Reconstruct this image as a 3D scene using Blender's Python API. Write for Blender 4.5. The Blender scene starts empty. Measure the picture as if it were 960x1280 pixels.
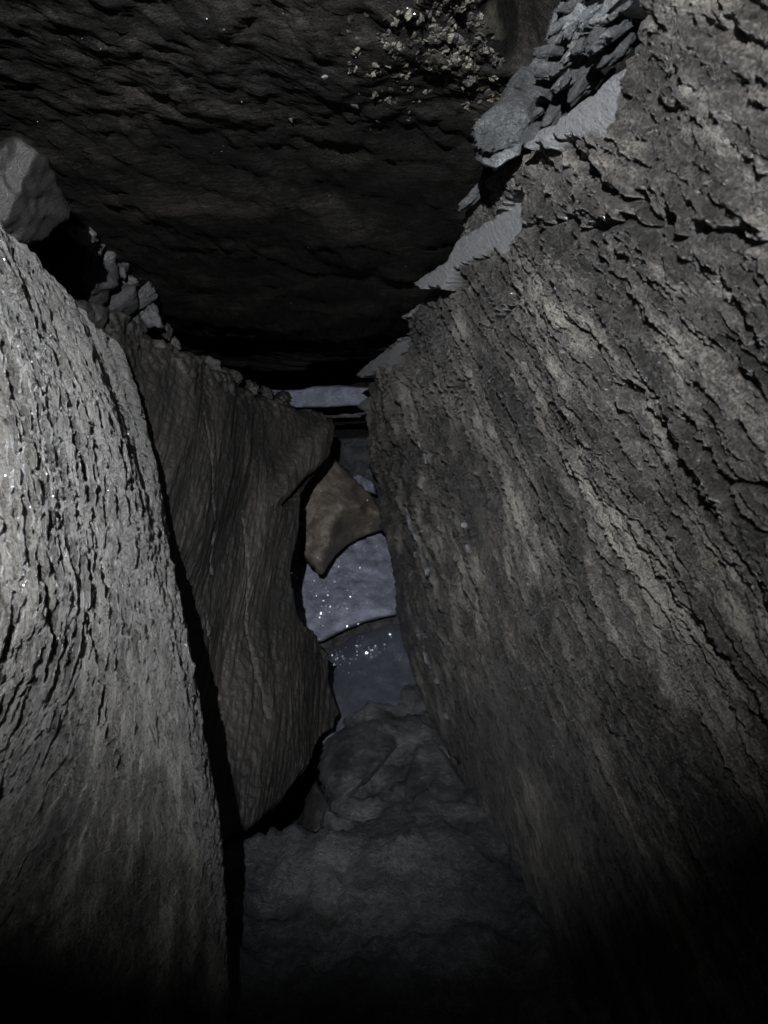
import bpy, math
import numpy as np

# ------------------------------------------------------------------ camera, world, lamp
S = 1.4            # working units -> metres
HC = 0.62          # camera height above the floor, working units
F = 925.0          # focal length in photograph pixels (960 x 1280)
sc = bpy.context.scene
sc.view_settings.view_transform = 'Standard'
sc.view_settings.look = 'None'
sc.view_settings.exposure = 0.0
sc.view_settings.gamma = 1.0

cam = bpy.data.cameras.new('camera')
cam_o = bpy.data.objects.new('camera', cam)
sc.collection.objects.link(cam_o)
cam.sensor_fit = 'VERTICAL'
cam.sensor_height = 36.0
cam.sensor_width = 27.0
cam.lens = 36.0 * F / 1280.0
cam.clip_start = 0.01
cam.clip_end = 200
cam_o.location = (0, 0, HC * S)
cam_o.rotation_euler = (math.radians(90), 0, 0)
cam.dof.use_dof = True
cam.dof.focus_distance = 1.6
cam.dof.aperture_fstop = 10.0
sc.camera = cam_o

world = bpy.data.worlds.new('World')
sc.world = world
world.use_nodes = True
bg = world.node_tree.nodes['Background']
bg.inputs[0].default_value = (0.35, 0.45, 0.7, 1)
bg.inputs[1].default_value = 0.0012

# the torch the photographer carries, held a little above and to the left of the lens
sp = bpy.data.lights.new('torch', 'SPOT')
sp_o = bpy.data.objects.new('torch', sp)
sc.collection.objects.link(sp_o)
sp.energy = 330.0
sp.color = (0.96, 0.97, 1.0)
sp.spot_size = math.radians(78)
sp.spot_blend = 1.0
sp.shadow_soft_size = 0.006
LP = np.array([-0.065, -0.24, 0.18])
sp_o.location = (LP[0] * S, LP[1] * S, (LP[2] + HC) * S)
sp_o.rotation_euler = (math.radians(93.5), 0, math.radians(1))

# ------------------------------------------------------------------ helpers
def W(p):
    """camera-centred working coordinates (x right, D forward, z up) -> world metres"""
    p = np.asarray(p, float)
    return np.stack([p[..., 0] * S, p[..., 1] * S, (p[..., 2] + HC) * S], -1)

def ray(px, py):
    return (px - 480.0) / F, (640.0 - py) / F

def at(px, py, D):
    X, Z = ray(np.asarray(px, float), np.asarray(py, float))
    return np.stack([X * D, np.asarray(D) * np.ones_like(X), Z * D], -1)

def _hash(ix, iy, iz, seed):
    h = (ix.astype(np.uint32) * np.uint32(374761393) + iy.astype(np.uint32) * np.uint32(668265263)
         + iz.astype(np.uint32) * np.uint32(2147483647) + np.uint32((seed * 974634777 + 12345) & 0xffffffff))
    h = (h ^ (h >> np.uint32(13))) * np.uint32(1274126177)
    h = h ^ (h >> np.uint32(16))
    return h

def hrand(ix, iy, seed=0):
    return _hash(ix, iy, ix * 0, seed).astype(np.float64) / 4294967295.0

_G = np.random.RandomState(7).normal(size=(256, 2))
_G /= np.linalg.norm(_G, axis=1)[:, None]

def noise(x, y, seed=0):
    """2-D gradient noise, about -1..1"""
    x0 = np.floor(x); y0 = np.floor(y)
    fx = x - x0; fy = y - y0
    ix = x0.astype(np.int64); iy = y0.astype(np.int64)
    ux = fx * fx * fx * (fx * (fx * 6 - 15) + 10)
    uy = fy * fy * fy * (fy * (fy * 6 - 15) + 10)
    def g(a, b):
        k = (_hash(ix + a, iy + b, ix * 0, seed) & np.uint32(255)).astype(np.int64)
        return _G[k, 0] * (fx - a) + _G[k, 1] * (fy - b)
    n0 = g(0, 0) * (1 - ux) + g(1, 0) * ux
    n1 = g(0, 1) * (1 - ux) + g(1, 1) * ux
    return (n0 * (1 - uy) + n1 * uy) * 1.5

def fbm(x, y, oct=4, seed=0, gain=0.5):
    a, s, r = 1.0, 1.0, 0
    for i in range(oct):
        r = r + a * noise(x * s + 13.7 * i, y * s - 5.1 * i, seed + i)
        a *= gain; s *= 2.03
    return r

def ridged(x, y, oct=3, seed=0):
    a, s, r = 1.0, 1.0, 0
    for i in range(oct):
        r = r + a * (1 - 2 * np.abs(noise(x * s, y * s, seed + i)))
        a *= 0.5; s *= 2.1
    return r

def saw(p, sharp=0.12):
    """asymmetric sawtooth 0..1: slow rise, sudden drop"""
    f = p - np.floor(p)
    return np.where(f < 1 - sharp, f / (1 - sharp), (1 - f) / sharp)

def smooth(a, b, x):
    t = np.clip((x - a) / (b - a), 0, 1)
    return t * t * (3 - 2 * t)

def cells(x, y, seed=0):
    """voronoi: distance to the nearest cell border (approx) and a random number per cell"""
    ix = np.floor(x).astype(np.int64); iy = np.floor(y).astype(np.int64)
    d1 = np.full(x.shape, 9.0); d2 = np.full(x.shape, 9.0); r = np.zeros(x.shape)
    for a in (-1, 0, 1):
        for b in (-1, 0, 1):
            cx = ix + a; cy = iy + b
            qx = cx + hrand(cx, cy, seed); qy = cy + hrand(cx, cy, seed + 1)
            d = np.hypot(x - qx, y - qy)
            rr = hrand(cx, cy, seed + 2)
            near = d < d1
            d2 = np.where(near, d1, np.minimum(d2, d))
            r = np.where(near, rr, r)
            d1 = np.where(near, d, d1)
    return d2 - d1, r

def inside(poly, x, y):
    poly = np.asarray(poly, float)
    c = np.zeros(x.shape, bool)
    j = len(poly) - 1
    for i in range(len(poly)):
        xi, yi = poly[i]; xj, yj = poly[j]
        if yi != yj:
            m = ((yi > y) != (yj > y)) & (x < (xj - xi) * (y - yi) / (yj - yi) + xi)
            c ^= m
        j = i
    return c

def dist_line(poly, x, y):
    poly = np.asarray(poly, float)
    d = np.full(x.shape, 1e9)
    for i in range(len(poly) - 1):
        a = poly[i]; b = poly[i + 1]; ab = b - a
        L = (ab ** 2).sum() + 1e-12
        t = np.clip(((x - a[0]) * ab[0] + (y - a[1]) * ab[1]) / L, 0, 1)
        d = np.minimum(d, np.hypot(x - a[0] - t * ab[0], y - a[1] - t * ab[1]))
    return d

def make_mesh(name, V, quads, tris=None, attrs=None, mat=None, parent=None, base=None, sharp=False):
    """V in world metres. base = origin of the object"""
    V = np.asarray(V, float)
    if base is None:
        base = np.array([V[:, 0].mean(), V[:, 1].mean(), V[:, 2].min()])
    base = np.asarray(base, float)
    me = bpy.data.meshes.new(name)
    nq = len(quads); nt = 0 if tris is None else len(tris)
    loops = [np.asarray(quads, np.int32).ravel()]
    if nt: loops.append(np.asarray(tris, np.int32).ravel())
    loops = np.concatenate(loops)
    me.vertices.add(len(V)); me.vertices.foreach_set('co', (V - base).astype(np.float32).ravel())
    me.loops.add(len(loops)); me.loops.foreach_set('vertex_index', loops)
    me.polygons.add(nq + nt)
    st = np.concatenate([np.arange(nq) * 4, nq * 4 + np.arange(nt) * 3]).astype(np.int32)
    me.polygons.foreach_set('loop_start', st)
    me.polygons.foreach_set('use_smooth', np.full(nq + nt, not sharp))
    me.update(calc_edges=True)
    me.validate()
    if attrs:
        for k, v in attrs.items():
            at_ = me.attributes.new(k, 'FLOAT', 'POINT')
            at_.data.foreach_set('value', np.asarray(v, np.float32))
    if mat: me.materials.append(mat)
    o = bpy.data.objects.new(name, me)
    sc.collection.objects.link(o)
    if parent is not None:
        o.parent = parent
        o.location = base - np.array(parent.location)
    else:
        o.location = base
    return o

def tag(o, label=None, cat=None, group=None, kind=None):
    if label: o['label'] = label
    if cat: o['category'] = cat
    if group: o['group'] = group
    if kind: o['kind'] = kind
    return o

def resample(poly, n, jit=0.0):
    poly = np.asarray(poly, float)
    d = np.concatenate([[0], np.cumsum(np.hypot(*np.diff(poly, axis=0).T))])
    t = np.linspace(0, d[-1], n)
    return np.stack([np.interp(t, d, poly[:, 0]), np.interp(t, d, poly[:, 1])], -1)

class Plane:
    """slab face x = a + b D + c z, side = +1: faces -x (right wall), -1: faces +x"""
    def __init__(s, a, b, c, face):
        s.a, s.b, s.c = a, b, c
        n = np.array([1.0, -b, -c]) * face
        s.n = n / np.linalg.norm(n)
    def pos(s, D, z):
        return np.stack([s.a + s.b * D + s.c * z, D, z], -1)
    def px(s, pts):
        out = []
        for px, py in pts:
            X, Z = ray(px, py)
            D = s.a / (X - s.b - s.c * Z)
            out.append((D, Z * D))
        return out

class Level:
    """horizontal-ish face z = z0 + b D + c x, face = -1: looks down, +1: looks up; params (D, x)"""
    def __init__(s, z0, b, c, face):
        s.a, s.b, s.c = z0, b, c
        n = np.array([-c, -b, 1.0]) * face
        s.n = n / np.linalg.norm(n)
    def pos(s, D, x):
        return np.stack([x, D, s.a + s.b * D + s.c * x], -1)
    def px(s, pts):
        out = []
        for px, py in pts:
            X, Z = ray(px, py)
            D = s.a / (Z - s.b - s.c * X)
            out.append((D, X * D))
        return out

def slab(name, pl, far, top, near, bottom, nu, nv, relief, thick, mat, k=None, edge=0.012, seed=0, parent=None):
    """thick relief slab. far/near run bottom->top, top/bottom run near->far, in the plane's 2 parameters.
    k: if set the first parameter is sampled as k*tan(angle)"""
    fw = (lambda D: np.arctan(D / k)) if k else (lambda D: D)
    bw = (lambda t: np.tan(t) * k) if k else (lambda t: t)
    def cv(p, n):
        p = np.array(p, float); p[:, 0] = fw(p[:, 0]); return resample(p, n)
    Rt, Rf, Rn, Rb = cv(top, nu), cv(far, nv), cv(near, nv), cv(bottom, nu)
    u = np.linspace(0, 1, nu)[None, :, None]; v = np.linspace(0, 1, nv)[:, None, None]
    P = (1 - v) * Rb[None] + v * Rt[None] + (1 - u) * Rn[:, None] + u * Rf[:, None] \
        - ((1 - u) * (1 - v) * Rn[0] + u * (1 - v) * Rf[0] + (1 - u) * v * Rn[-1] + u * v * Rf[-1])
    A = bw(P[..., 0]); B = P[..., 1]
    h, attrs = relief(A, B)
    # broken, slightly rounded rim
    iu = np.minimum(np.arange(nu), nu - 1 - np.arange(nu))[None, :] + 0 * A
    iv = np.minimum(np.arange(nv), nv - 1 - np.arange(nv))[:, None] + 0 * A
    m = np.minimum(iu, iv).astype(float)
    h = h - edge * np.clip(1 - m / 7.0, 0, 1) ** 2.2
    V = pl.pos(A, B) + h[..., None] * pl.n
    # small in-plane wobble so the rim is not a clean cut
    wob = 0.004 * noise(A * 60, B * 60, seed + 50) + 0.002 * noise(A * 160, B * 160, seed + 51)
    V[..., 2 if isinstance(pl, Plane) else 0] += wob
    n0 = nu * nv
    idx = np.arange(n0).reshape(nv, nu)
    Q = np.stack([idx[:-1, :-1], idx[:-1, 1:], idx[1:, 1:], idx[1:, :-1]], -1).reshape(-1, 4)
    ring = np.concatenate([idx[0, :-1], idx[:-1, -1], idx[-1, :0:-1], idx[:0:-1, 0]])
    nr = len(ring)
    Vf = V.reshape(-1, 3)
    allV = [Vf]; at_ = {kk: [vv.ravel()] for kk, vv in attrs.items()}
    prev = ring; qs = [Q]
    cen = Vf[ring].mean(0)
    rp = Vf[ring]
    K = 9
    ia = np.arange(nr)
    Ar = A.ravel()[ring]; Br = B.ravel()[ring]
    for j in range(1, K + 1):
        t = (j / K) ** 1.5 * thick
        p = rp - pl.n * t
        nz = noise(Ar * 14 + t * 9, Br * 14 - t * 20, seed + 60) * 0.014 + noise(Ar * 45 + t * 60, Br * 45, seed + 61) * 0.005
        d = p - (cen - pl.n * t); d /= np.linalg.norm(d, axis=1)[:, None] + 1e-9
        p = p + d * (nz * min(1, j / 2))[:, None]
        base = sum(len(a) for a in allV)
        cur = base + ia
        allV.append(p)
        for kk in at_: at_[kk].append(at_[kk][0][ring] * 0 + (0.0 if kk != 'tone' else 0.45))
        qs.append(np.stack([prev, cur, np.roll(cur, -1), np.roll(prev, -1)], -1))
        prev = cur
    base = sum(len(a) for a in allV)
    allV.append((cen - pl.n * thick)[None])
    for kk in at_: at_[kk].append(np.array([0.4]))
    T = np.stack([prev, np.full(nr, base), np.roll(prev, -1)], -1)
    VV = W(np.concatenate(allV))
    Qa = np.concatenate(qs)
    # orientation: front normal should follow pl.n
    a, b, c_ = VV[Q[len(Q) // 2, 0]], VV[Q[len(Q) // 2, 1]], VV[Q[len(Q) // 2, 3]]
    if np.dot(np.cross(b - a, c_ - a), pl.n) < 0:
        Qa = Qa[:, ::-1]; T = T[:, ::-1]
    return make_mesh(name, VV, Qa, T, {kk: np.concatenate(vv) for kk, vv in at_.items()}, mat, parent)

def rbf(pts, vals, x, y):
    pts = np.asarray(pts, float); n = len(pts)
    r = np.hypot(pts[:, None, 0] - pts[None, :, 0], pts[:, None, 1] - pts[None, :, 1])
    A = np.zeros((n + 3, n + 3)); A[:n, :n] = r
    A[:n, n] = 1; A[:n, n + 1:] = pts; A[n, :n] = 1; A[n + 1:, :n] = pts.T
    w = np.linalg.solve(A + np.eye(n + 3) * 1e-9, np.concatenate([vals, [0, 0, 0]]))
    out = w[n] + w[n + 1] * x + w[n + 2] * y
    for i in range(n):
        out = out + w[i] * np.hypot(x - pts[i, 0], y - pts[i, 1])
    return out

def cut_stone(name, outline, inner, thick, mat, nr=26, na=140, rough=0.006, scale=30, seed=0, layer=0.0,
              edge=0.012, parent=None, tone=0.5, streak=(1, 1), dsc=1.0):
    """stone whose visible face has the given outline [(px, py, distance)] and ridge points; real thickness behind it"""
    O = np.array(outline, float)
    I = np.array(inner, float).reshape(-1, 3)
    c = I[0, :2] if len(I) else O[:, :2].mean(0)
    ctrl = np.concatenate([O, I]) if len(I) else O
    d = np.concatenate([[0], np.cumsum(np.hypot(*np.diff(np.vstack([O[:, :2], O[:1, :2]]), axis=0).T))])
    OO = np.vstack([O[:, :2], O[:1, :2]])
    t = np.linspace(0, d[-1], na, endpoint=False)
    ring = np.stack([np.interp(t, d, OO[:, 0]), np.interp(t, d, OO[:, 1])], -1)
    rr = np.linspace(0, 1, nr + 1)[1:] ** 0.85
    gx = c[0] + (ring[None, :, 0] - c[0]) * rr[:, None]
    gy = c[1] + (ring[None, :, 1] - c[1]) * rr[:, None]
    px = np.concatenate([[c[0]], gx.ravel()]); py = np.concatenate([[c[1]], gy.ravel()])
    D = rbf(ctrl[:, :2], ctrl[:, 2], px / 1.0, py / 1.0) * dsc
    m = np.concatenate([[0], np.repeat(rr, na)])
    Dm = D.mean()
    sx, sz = px / F * Dm * scale * streak[0], py / F * Dm * scale * streak[1]
    h = rough * fbm(sx, sz, 4, seed + 3)
    if layer:
        h = h + layer * saw(sz * 0.35 + 0.5 * noise(sx * 0.3, sz * 0.3, seed + 9))
    D = D - h + edge * smooth(0.82, 1.0, m) ** 2
    V = at(px, py, D)
    n0 = len(V)
    Q = []; T = []
    f = lambda i, j: 1 + i * na + (j % na)
    j = np.arange(na); jn = (j + 1) % na
    T.append(np.stack([np.zeros(na, int), 1 + j, 1 + jn], -1))
    for i in range(nr - 1):
        Q.append(np.stack([1 + i * na + j, 1 + (i + 1) * na + j, 1 + (i + 1) * na + jn, 1 + i * na + jn], -1))
    allV = [V]; prev = 1 + (nr - 1) * na + j; rim = V[prev]
    K = 6; cen = rim.mean(0)
    for kx in range(1, K + 1):
        tt = kx / K
        bulge = 1 + 0.10 * math.sin(tt * math.pi) - 0.25 * tt ** 3
        p = cen + (rim - cen) * bulge
        p = p + (cen / np.linalg.norm(cen)) * thick * tt
        p += (0.5 * rough * noise(j * 0.25, np.full(na, kx * 1.3), seed + 20))[:, None] * np.array([1, 0.5, 1])
        base = sum(len(a) for a in allV); cur = base + j
        allV.append(p)
        Q.append(np.stack([prev, cur, cur[jn], prev[jn]], -1)); prev = cur
    base = sum(len(a) for a in allV)
    allV.append((cen + cen / np.linalg.norm(cen) * thick * 1.02)[None])
    T.append(np.stack([prev, np.full(na, base), prev[jn]], -1))
    VV = np.concatenate(allV)
    Qa = np.concatenate(Q); Ta = np.concatenate(T)
    q = VV[Ta[0]]
    if np.dot(np.cross(q[1] - q[0], q[2] - q[0]), -cen) < 0:
        Qa = Qa[:, ::-1]; Ta = Ta[:, ::-1]
    tn = np.full(len(VV), tone) + 0.25 * noise(VV[:, 0] * 25, VV[:, 2] * 25, seed)
    return make_mesh(name, W(VV), Qa, Ta, {'tone': tn}, mat, parent)

def chunk(name, c, size, mat, seed, squash=(1, 1, 1), tilt=0.0, sub=20, cuts=13, tone=0.5, lump=1.0):
    """angular rock fragment: a sphere cut by random planes, then roughened"""
    rng = np.random.RandomState(seed)
    nphi, nth = sub * 2, sub
    th = np.linspace(0, math.pi, nth + 1)[1:-1]; ph = np.linspace(0, 2 * math.pi, nphi, endpoint=False)
    TH, PH = np.meshgrid(th, ph, indexing='ij')
    d = np.stack([np.sin(TH) * np.cos(PH), np.sin(TH) * np.sin(PH), np.cos(TH)], -1).reshape(-1, 3)
    d = np.vstack([[[0, 0, 1]], d, [[0, 0, -1]]])
    N = rng.normal(size=(cuts, 3)); N /= np.linalg.norm(N, axis=1)[:, None]
    off = rng.uniform(0.45, 0.95, cuts)
    dots = d @ N.T
    r = np.min(np.where(dots > 0.05, off / np.maximum(dots, 0.05), 9), axis=1)
    r = np.minimum(r, 1.25)
    r = r * (1 + lump * 0.22 * noise(d[:, 0] * 2.1 + d[:, 2] * 1.3 + seed, d[:, 1] * 2.1 - d[:, 2] * 1.7, seed)
             + lump * 0.12 * fbm(d[:, 0] * 5 + d[:, 2] * 4 + seed, d[:, 1] * 5 - d[:, 2] * 4, 3, seed + 1))
    p = d * r[:, None] * np.array(squash)
    a = tilt; R = np.array([[math.cos(a), 0, math.sin(a)], [0, 1, 0], [-math.sin(a), 0, math.cos(a)]])
    p = p @ R.T * size + np.asarray(c)
    n = len(th)
    Q = []; j = np.arange(nphi); jn = (j + 1) % nphi
    for i in range(n - 1):
        Q.append(np.stack([1 + i * nphi + j, 1 + (i + 1) * nphi + j, 1 + (i + 1) * nphi + jn, 1 + i * nphi + jn], -1))
    T = [np.stack([np.zeros(nphi, int), 1 + j, 1 + jn], -1),
         np.stack([np.full(nphi, len(p) - 1), 1 + (n - 1) * nphi + jn, 1 + (n - 1) * nphi + j], -1)]
    tn = np.full(len(p), tone) + 0.2 * noise(p[:, 0] * 40, p[:, 2] * 40, seed)
    return make_mesh(name, W(p), np.concatenate(Q), np.concatenate(T), {'tone': tn}, mat)

# ------------------------------------------------------------------ materials
def rock_mat(name, dark, mid, light, rough=0.62, spec=0.35, bump=0.5, bscale=1.0, stretch=(1, 1, 1), rot=(0, 0, 0),
             vein=None, frac=None, stain=None, stain_scale=4.0, sparkle=0.0, bdist=0.012):
    m = bpy.data.materials.new(name); m.use_nodes = True
    nt = m.node_tree; N = nt.nodes; L = nt.links
    pr = N['Principled BSDF']
    pr.inputs['Specular IOR Level'].default_value = spec
    tc = N.new('ShaderNodeTexCoord')
    mp = N.new('ShaderNodeMapping'); L.new(tc.outputs['Object'], mp.inputs[0])
    mp.inputs['Rotation'].default_value = rot
    mp2 = N.new('ShaderNodeMapping'); L.new(mp.outputs[0], mp2.inputs[0])
    mp2.inputs['Scale'].default_value = stretch
    def nz(vec, scale, detail=6, rgh=0.6, dist=0.0):
        n = N.new('ShaderNodeTexNoise'); L.new(vec, n.inputs['Vector'])
        n.inputs['Scale'].default_value = scale; n.inputs['Detail'].default_value = detail
        n.inputs['Roughness'].default_value = rgh; n.inputs['Distortion'].default_value = dist
        return n.outputs[0]
    def mth(op, a, b, clamp=False):
        n = N.new('ShaderNodeMath'); n.operation = op; n.use_clamp = clamp
        for i, v in enumerate((a, b)):
            if isinstance(v, (int, float)): n.inputs[i].default_value = v
            else: L.new(v, n.inputs[i])
        return n.outputs[0]
    def mix(f, a, b):
        n = N.new('ShaderNodeMix'); n.data_type = 'RGBA'
        if isinstance(f, (int, float)): n.inputs[0].default_value = f
        else: L.new(f, n.inputs[0])
        for i, v in ((6, a), (7, b)):
            if isinstance(v, tuple): n.inputs[i].default_value = (*v, 1)
            else: L.new(v, n.inputs[i])
        return n.outputs[2]
    def attr(nm):
        n = N.new('ShaderNodeAttribute'); n.attribute_name = nm; return n.outputs['Fac']
    big = nz(mp2.outputs[0], 5, 5, 0.65, 0.4)
    fine = nz(mp2.outputs[0], 60, 8, 0.7)
    grain = nz(tc.outputs['Object'], 420, 3, 0.7)
    f = mth('ADD', mth('MULTIPLY', big, 0.62), mth('MULTIPLY', fine, 0.58))
    f = mth('ADD', f, mth('MULTIPLY', mth('SUBTRACT', attr('tone'), 0.5), 0.55))
    f = mth('ADD', f, mth('MULTIPLY', mth('SUBTRACT', grain, 0.5), 0.7))
    cr = N.new('ShaderNodeValToRGB'); L.new(f, cr.inputs[0])
    e = cr.color_ramp.elements
    e[0].position = 0.40; e[0].color = (*dark, 1)
    e[1].position = 0.80; e[1].color = (*light, 1)
    k = cr.color_ramp.elements.new(0.60); k.color = (*mid, 1)
    col = cr.outputs[0]
    if stain:
        s = nz(tc.outputs['Object'], stain_scale, 4, 0.6, 0.6)
        rm = N.new('ShaderNodeMapRange'); L.new(s, rm.inputs[0])
        rm.inputs[1].default_value = 0.50; rm.inputs[2].default_value = 0.68
        rm.inputs[4].default_value = 0.7
        mx = N.new('ShaderNodeMix'); mx.data_type = 'RGBA'; mx.blend_type = 'MULTIPLY'
        L.new(rm.outputs[0], mx.inputs[0]); L.new(col, mx.inputs[6]); mx.inputs[7].default_value = (*stain, 1)
        col = mx.outputs[2]
    if frac: col = mix(attr('frac'), col, mix(fine, tuple(c * 0.8 for c in frac), frac))
    if vein: col = mix(attr('vein'), col, vein)
    L.new(col, pr.inputs['Base Color'])
    rr = mth('ADD', mth('MULTIPLY', fine, 0.35), rough - 0.18)
    if sparkle:
        vo = N.new('ShaderNodeTexVoronoi'); L.new(tc.outputs['Object'], vo.inputs['Vector'])
        vo.inputs['Scale'].default_value = 260
        sx = N.new('ShaderNodeSeparateColor'); L.new(vo.outputs['Color'], sx.inputs[0])
        g = mth('GREATER_THAN', sx.outputs[0], 1.0 - sparkle)
        rr = mth('SUBTRACT', rr, mth('MULTIPLY', g, 0.25))
    L.new(rr, pr.inputs['Roughness'])
    b1 = nz(mp2.outputs[0], 55 * bscale, 7, 0.72)
    b2 = nz(tc.outputs['Object'], 260 * bscale, 4, 0.7)
    bb = mth('ADD', mth('MULTIPLY', b1, 1.0), mth('MULTIPLY', b2, 0.45))
    bp = N.new('ShaderNodeBump'); bp.inputs['Strength'].default_value = bump; bp.inputs['Distance'].default_value = bdist
    L.new(bb, bp.inputs['Height'])
    L.new(bp.outputs[0], pr.inputs['Normal'])
    return m

M_right = rock_mat('schist_right', (0.017, 0.016, 0.0145), (0.066, 0.062, 0.056), (0.25, 0.235, 0.208), rough=0.38, spec=0.8,
                   stretch=(1.5, 3.2, 0.6), rot=(math.radians(48), 0, 0), vein=(0.42, 0.45, 0.50), frac=(0.205, 0.212, 0.22),
                   stain=(0.62, 0.58, 0.55), bump=1.0, bscale=1.0, bdist=0.026, sparkle=0.05)
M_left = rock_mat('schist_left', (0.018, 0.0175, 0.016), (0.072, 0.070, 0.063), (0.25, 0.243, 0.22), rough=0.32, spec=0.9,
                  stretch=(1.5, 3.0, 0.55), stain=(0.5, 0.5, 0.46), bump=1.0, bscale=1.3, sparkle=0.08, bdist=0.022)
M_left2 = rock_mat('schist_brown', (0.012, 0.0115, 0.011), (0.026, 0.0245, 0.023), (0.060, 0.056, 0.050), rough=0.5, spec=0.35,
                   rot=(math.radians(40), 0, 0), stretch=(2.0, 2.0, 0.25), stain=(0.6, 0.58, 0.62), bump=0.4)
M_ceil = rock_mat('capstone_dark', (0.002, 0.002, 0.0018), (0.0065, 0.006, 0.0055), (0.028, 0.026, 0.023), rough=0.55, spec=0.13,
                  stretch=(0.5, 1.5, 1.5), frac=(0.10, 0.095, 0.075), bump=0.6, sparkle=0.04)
M_grey = rock_mat('grey_stone', (0.022, 0.024, 0.025), (0.062, 0.066, 0.069), (0.15, 0.158, 0.16), rough=0.65, bump=0.8, bscale=1.4)
M_floorbrown = rock_mat('floor_brown', (0.040, 0.038, 0.036), (0.092, 0.086, 0.078), (0.19, 0.178, 0.16), rough=0.65, bump=1.0)
M_greydark = rock_mat('dark_packing_stone', (0.012, 0.012, 0.0125), (0.032, 0.032, 0.033), (0.075, 0.076, 0.077), rough=0.65, bump=0.5, bscale=1.3)
M_blue = rock_mat('blue_slate', (0.12, 0.13, 0.17), (0.22, 0.235, 0.30), (0.38, 0.40, 0.49), rough=0.5, spec=0.5, bump=0.8, bscale=1.6, sparkle=0.1)
M_brown = rock_mat('brown_stone', (0.055, 0.048, 0.040), (0.125, 0.108, 0.088), (0.24, 0.21, 0.175), rough=0.55, bump=0.6, bscale=1.3, sparkle=0.06)
M_floor = rock_mat('floor_stone', (0.024, 0.026, 0.029), (0.075, 0.079, 0.086), (0.22, 0.228, 0.24), rough=0.62, spec=0.35,
                   stretch=(1, 1, 1), stain=(0.66, 0.6, 0.52), bump=1.0, bscale=1.3, sparkle=0.03)
M_soil = rock_mat('dark_soil', (0.006, 0.006, 0.006), (0.014, 0.013, 0.012), (0.03, 0.028, 0.026), rough=0.85, spec=0.1, bump=0.6)
M_mica = bpy.data.materials.new('mica'); M_mica.use_nodes = True
_p = M_mica.node_tree.nodes['Principled BSDF']
_p.inputs['Base Color'].default_value = (0.85, 0.9, 1.0, 1); _p.inputs['Metallic'].default_value = 0.9
_p.inputs['Roughness'].default_value = 0.38

def mica(parent, pts, size, seed=0, toward=0.45):
    """tiny loose-angled mica plates lying on a stone; pts are working coordinates on its face"""
    rng = np.random.RandomState(seed)
    V = []; Q = []
    for i, p in enumerate(pts):
        n = -p / np.linalg.norm(p) + rng.normal(size=3) * toward
        n /= np.linalg.norm(n)
        a = np.cross(n, [0.3, 0.2, 1]); a /= np.linalg.norm(a); b = np.cross(n, a)
        s = size * rng.uniform(0.35, 1.25) ** 1.3
        c = p * (1 - 0.004 / np.linalg.norm(p))
        t = n * s * 0.25
        sx, sy = s * rng.uniform(.6, 1), s * rng.uniform(.6, 1)
        k = len(V)
        for dx, dy in ((-1, -.7), (.8, -1), (1, .8), (-.7, 1)):
            V.append(c + a * dx * sx + b * dy * sy + t)
        for dx, dy in ((-1, -.7), (.8, -1), (1, .8), (-.7, 1)):
            V.append(c + a * dx * sx + b * dy * sy - t)
        Q += [(k, k + 1, k + 2, k + 3), (k + 7, k + 6, k + 5, k + 4)]
        for q in range(4):
            r = (q + 1) % 4
            Q.append((k + q, k + 4 + q, k + 4 + r, k + r))
    o = make_mesh('mica_flakes', W(np.array(V)), np.array(Q), None, None, M_mica, parent, sharp=True)
    o['kind'] = 'stuff'
    return o

# ------------------------------------------------------------------ right wall slab
PR = Plane(0.286, -0.13, -0.134, -1)
rpx = PR.px
eR = np.array([1.0, 0.9]); eR /= np.linalg.norm(eR)

fac = [
    ([(462, 470), (470, 450), (500, 417), (505, 425), (499, 440), (498, 461), (492, 457), (486, 462), (478, 458), (470, 471)], -0.004),
    ([(450, 508), (456, 497), (462, 493), (464, 498), (459, 507), (455, 514)], -0.002),
    ([(500, 402), (503, 392), (521, 376), (519, 386), (506, 398)], -0.003),
    ([(530, 362), (540, 348), (567, 322), (571, 300), (590, 282), (612, 262), (634, 240), (650, 237), (646, 262), (650, 288),
      (640, 296), (626, 318), (616, 322), (606, 314), (597, 322), (588, 326), (574, 338), (569, 364), (560, 358), (548, 360), (540, 356)], 0.0),
    ([(664, 184), (676, 170), (700, 148), (735, 112), (772, 60), (778, 88), (770, 120), (774, 150), (765, 174), (750, 168),
      (738, 176), (722, 172), (712, 178), (702, 193), (694, 188), (688, 180), (676, 188)], 0.006),
]
fac = [(rpx(p), d) for p, d in fac]
cracksR = [
    (rpx([(640, 292), (660, 284), (700, 282), (730, 286), (745, 291), (765, 284), (810, 281), (860, 287), (920, 288), (960, 300)]), 0.0035, 0.016),
    (rpx([(655, 240), (658, 270), (668, 300), (682, 320)]), 0.003, 0.010),
    (rpx([(596, 415), (610, 400), (622, 388), (640, 375)]), 0.0032, 0.014),
    (rpx([(510, 502), (540, 490), (562, 484), (575, 472), (592, 464)]), 0.0028, 0.007),
    (rpx([(860, 520), (885, 560), (905, 600), (925, 640), (960, 665)]), 0.004, 0.014),
    (rpx([(905, 600), (930, 602), (950, 608)]), 0.003, 0.008),
    (rpx([(700, 180), (740, 210), (790, 250), (850, 280)]), 0.004, 0.012),
    (rpx([(690, 360), (740, 440), (800, 520), (860, 600)]), 0.0035, 0.007),
    (rpx([(590, 420), (650, 540), (700, 640), (760, 720)]), 0.0030, 0.006),
    (rpx([(500, 560), (530, 640), (560, 700), (600, 790)]), 0.0030, 0.005),
    (rpx([(476, 560), (490, 640), (510, 740), (545, 860)]), 0.0030, 0.005),
]
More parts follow.
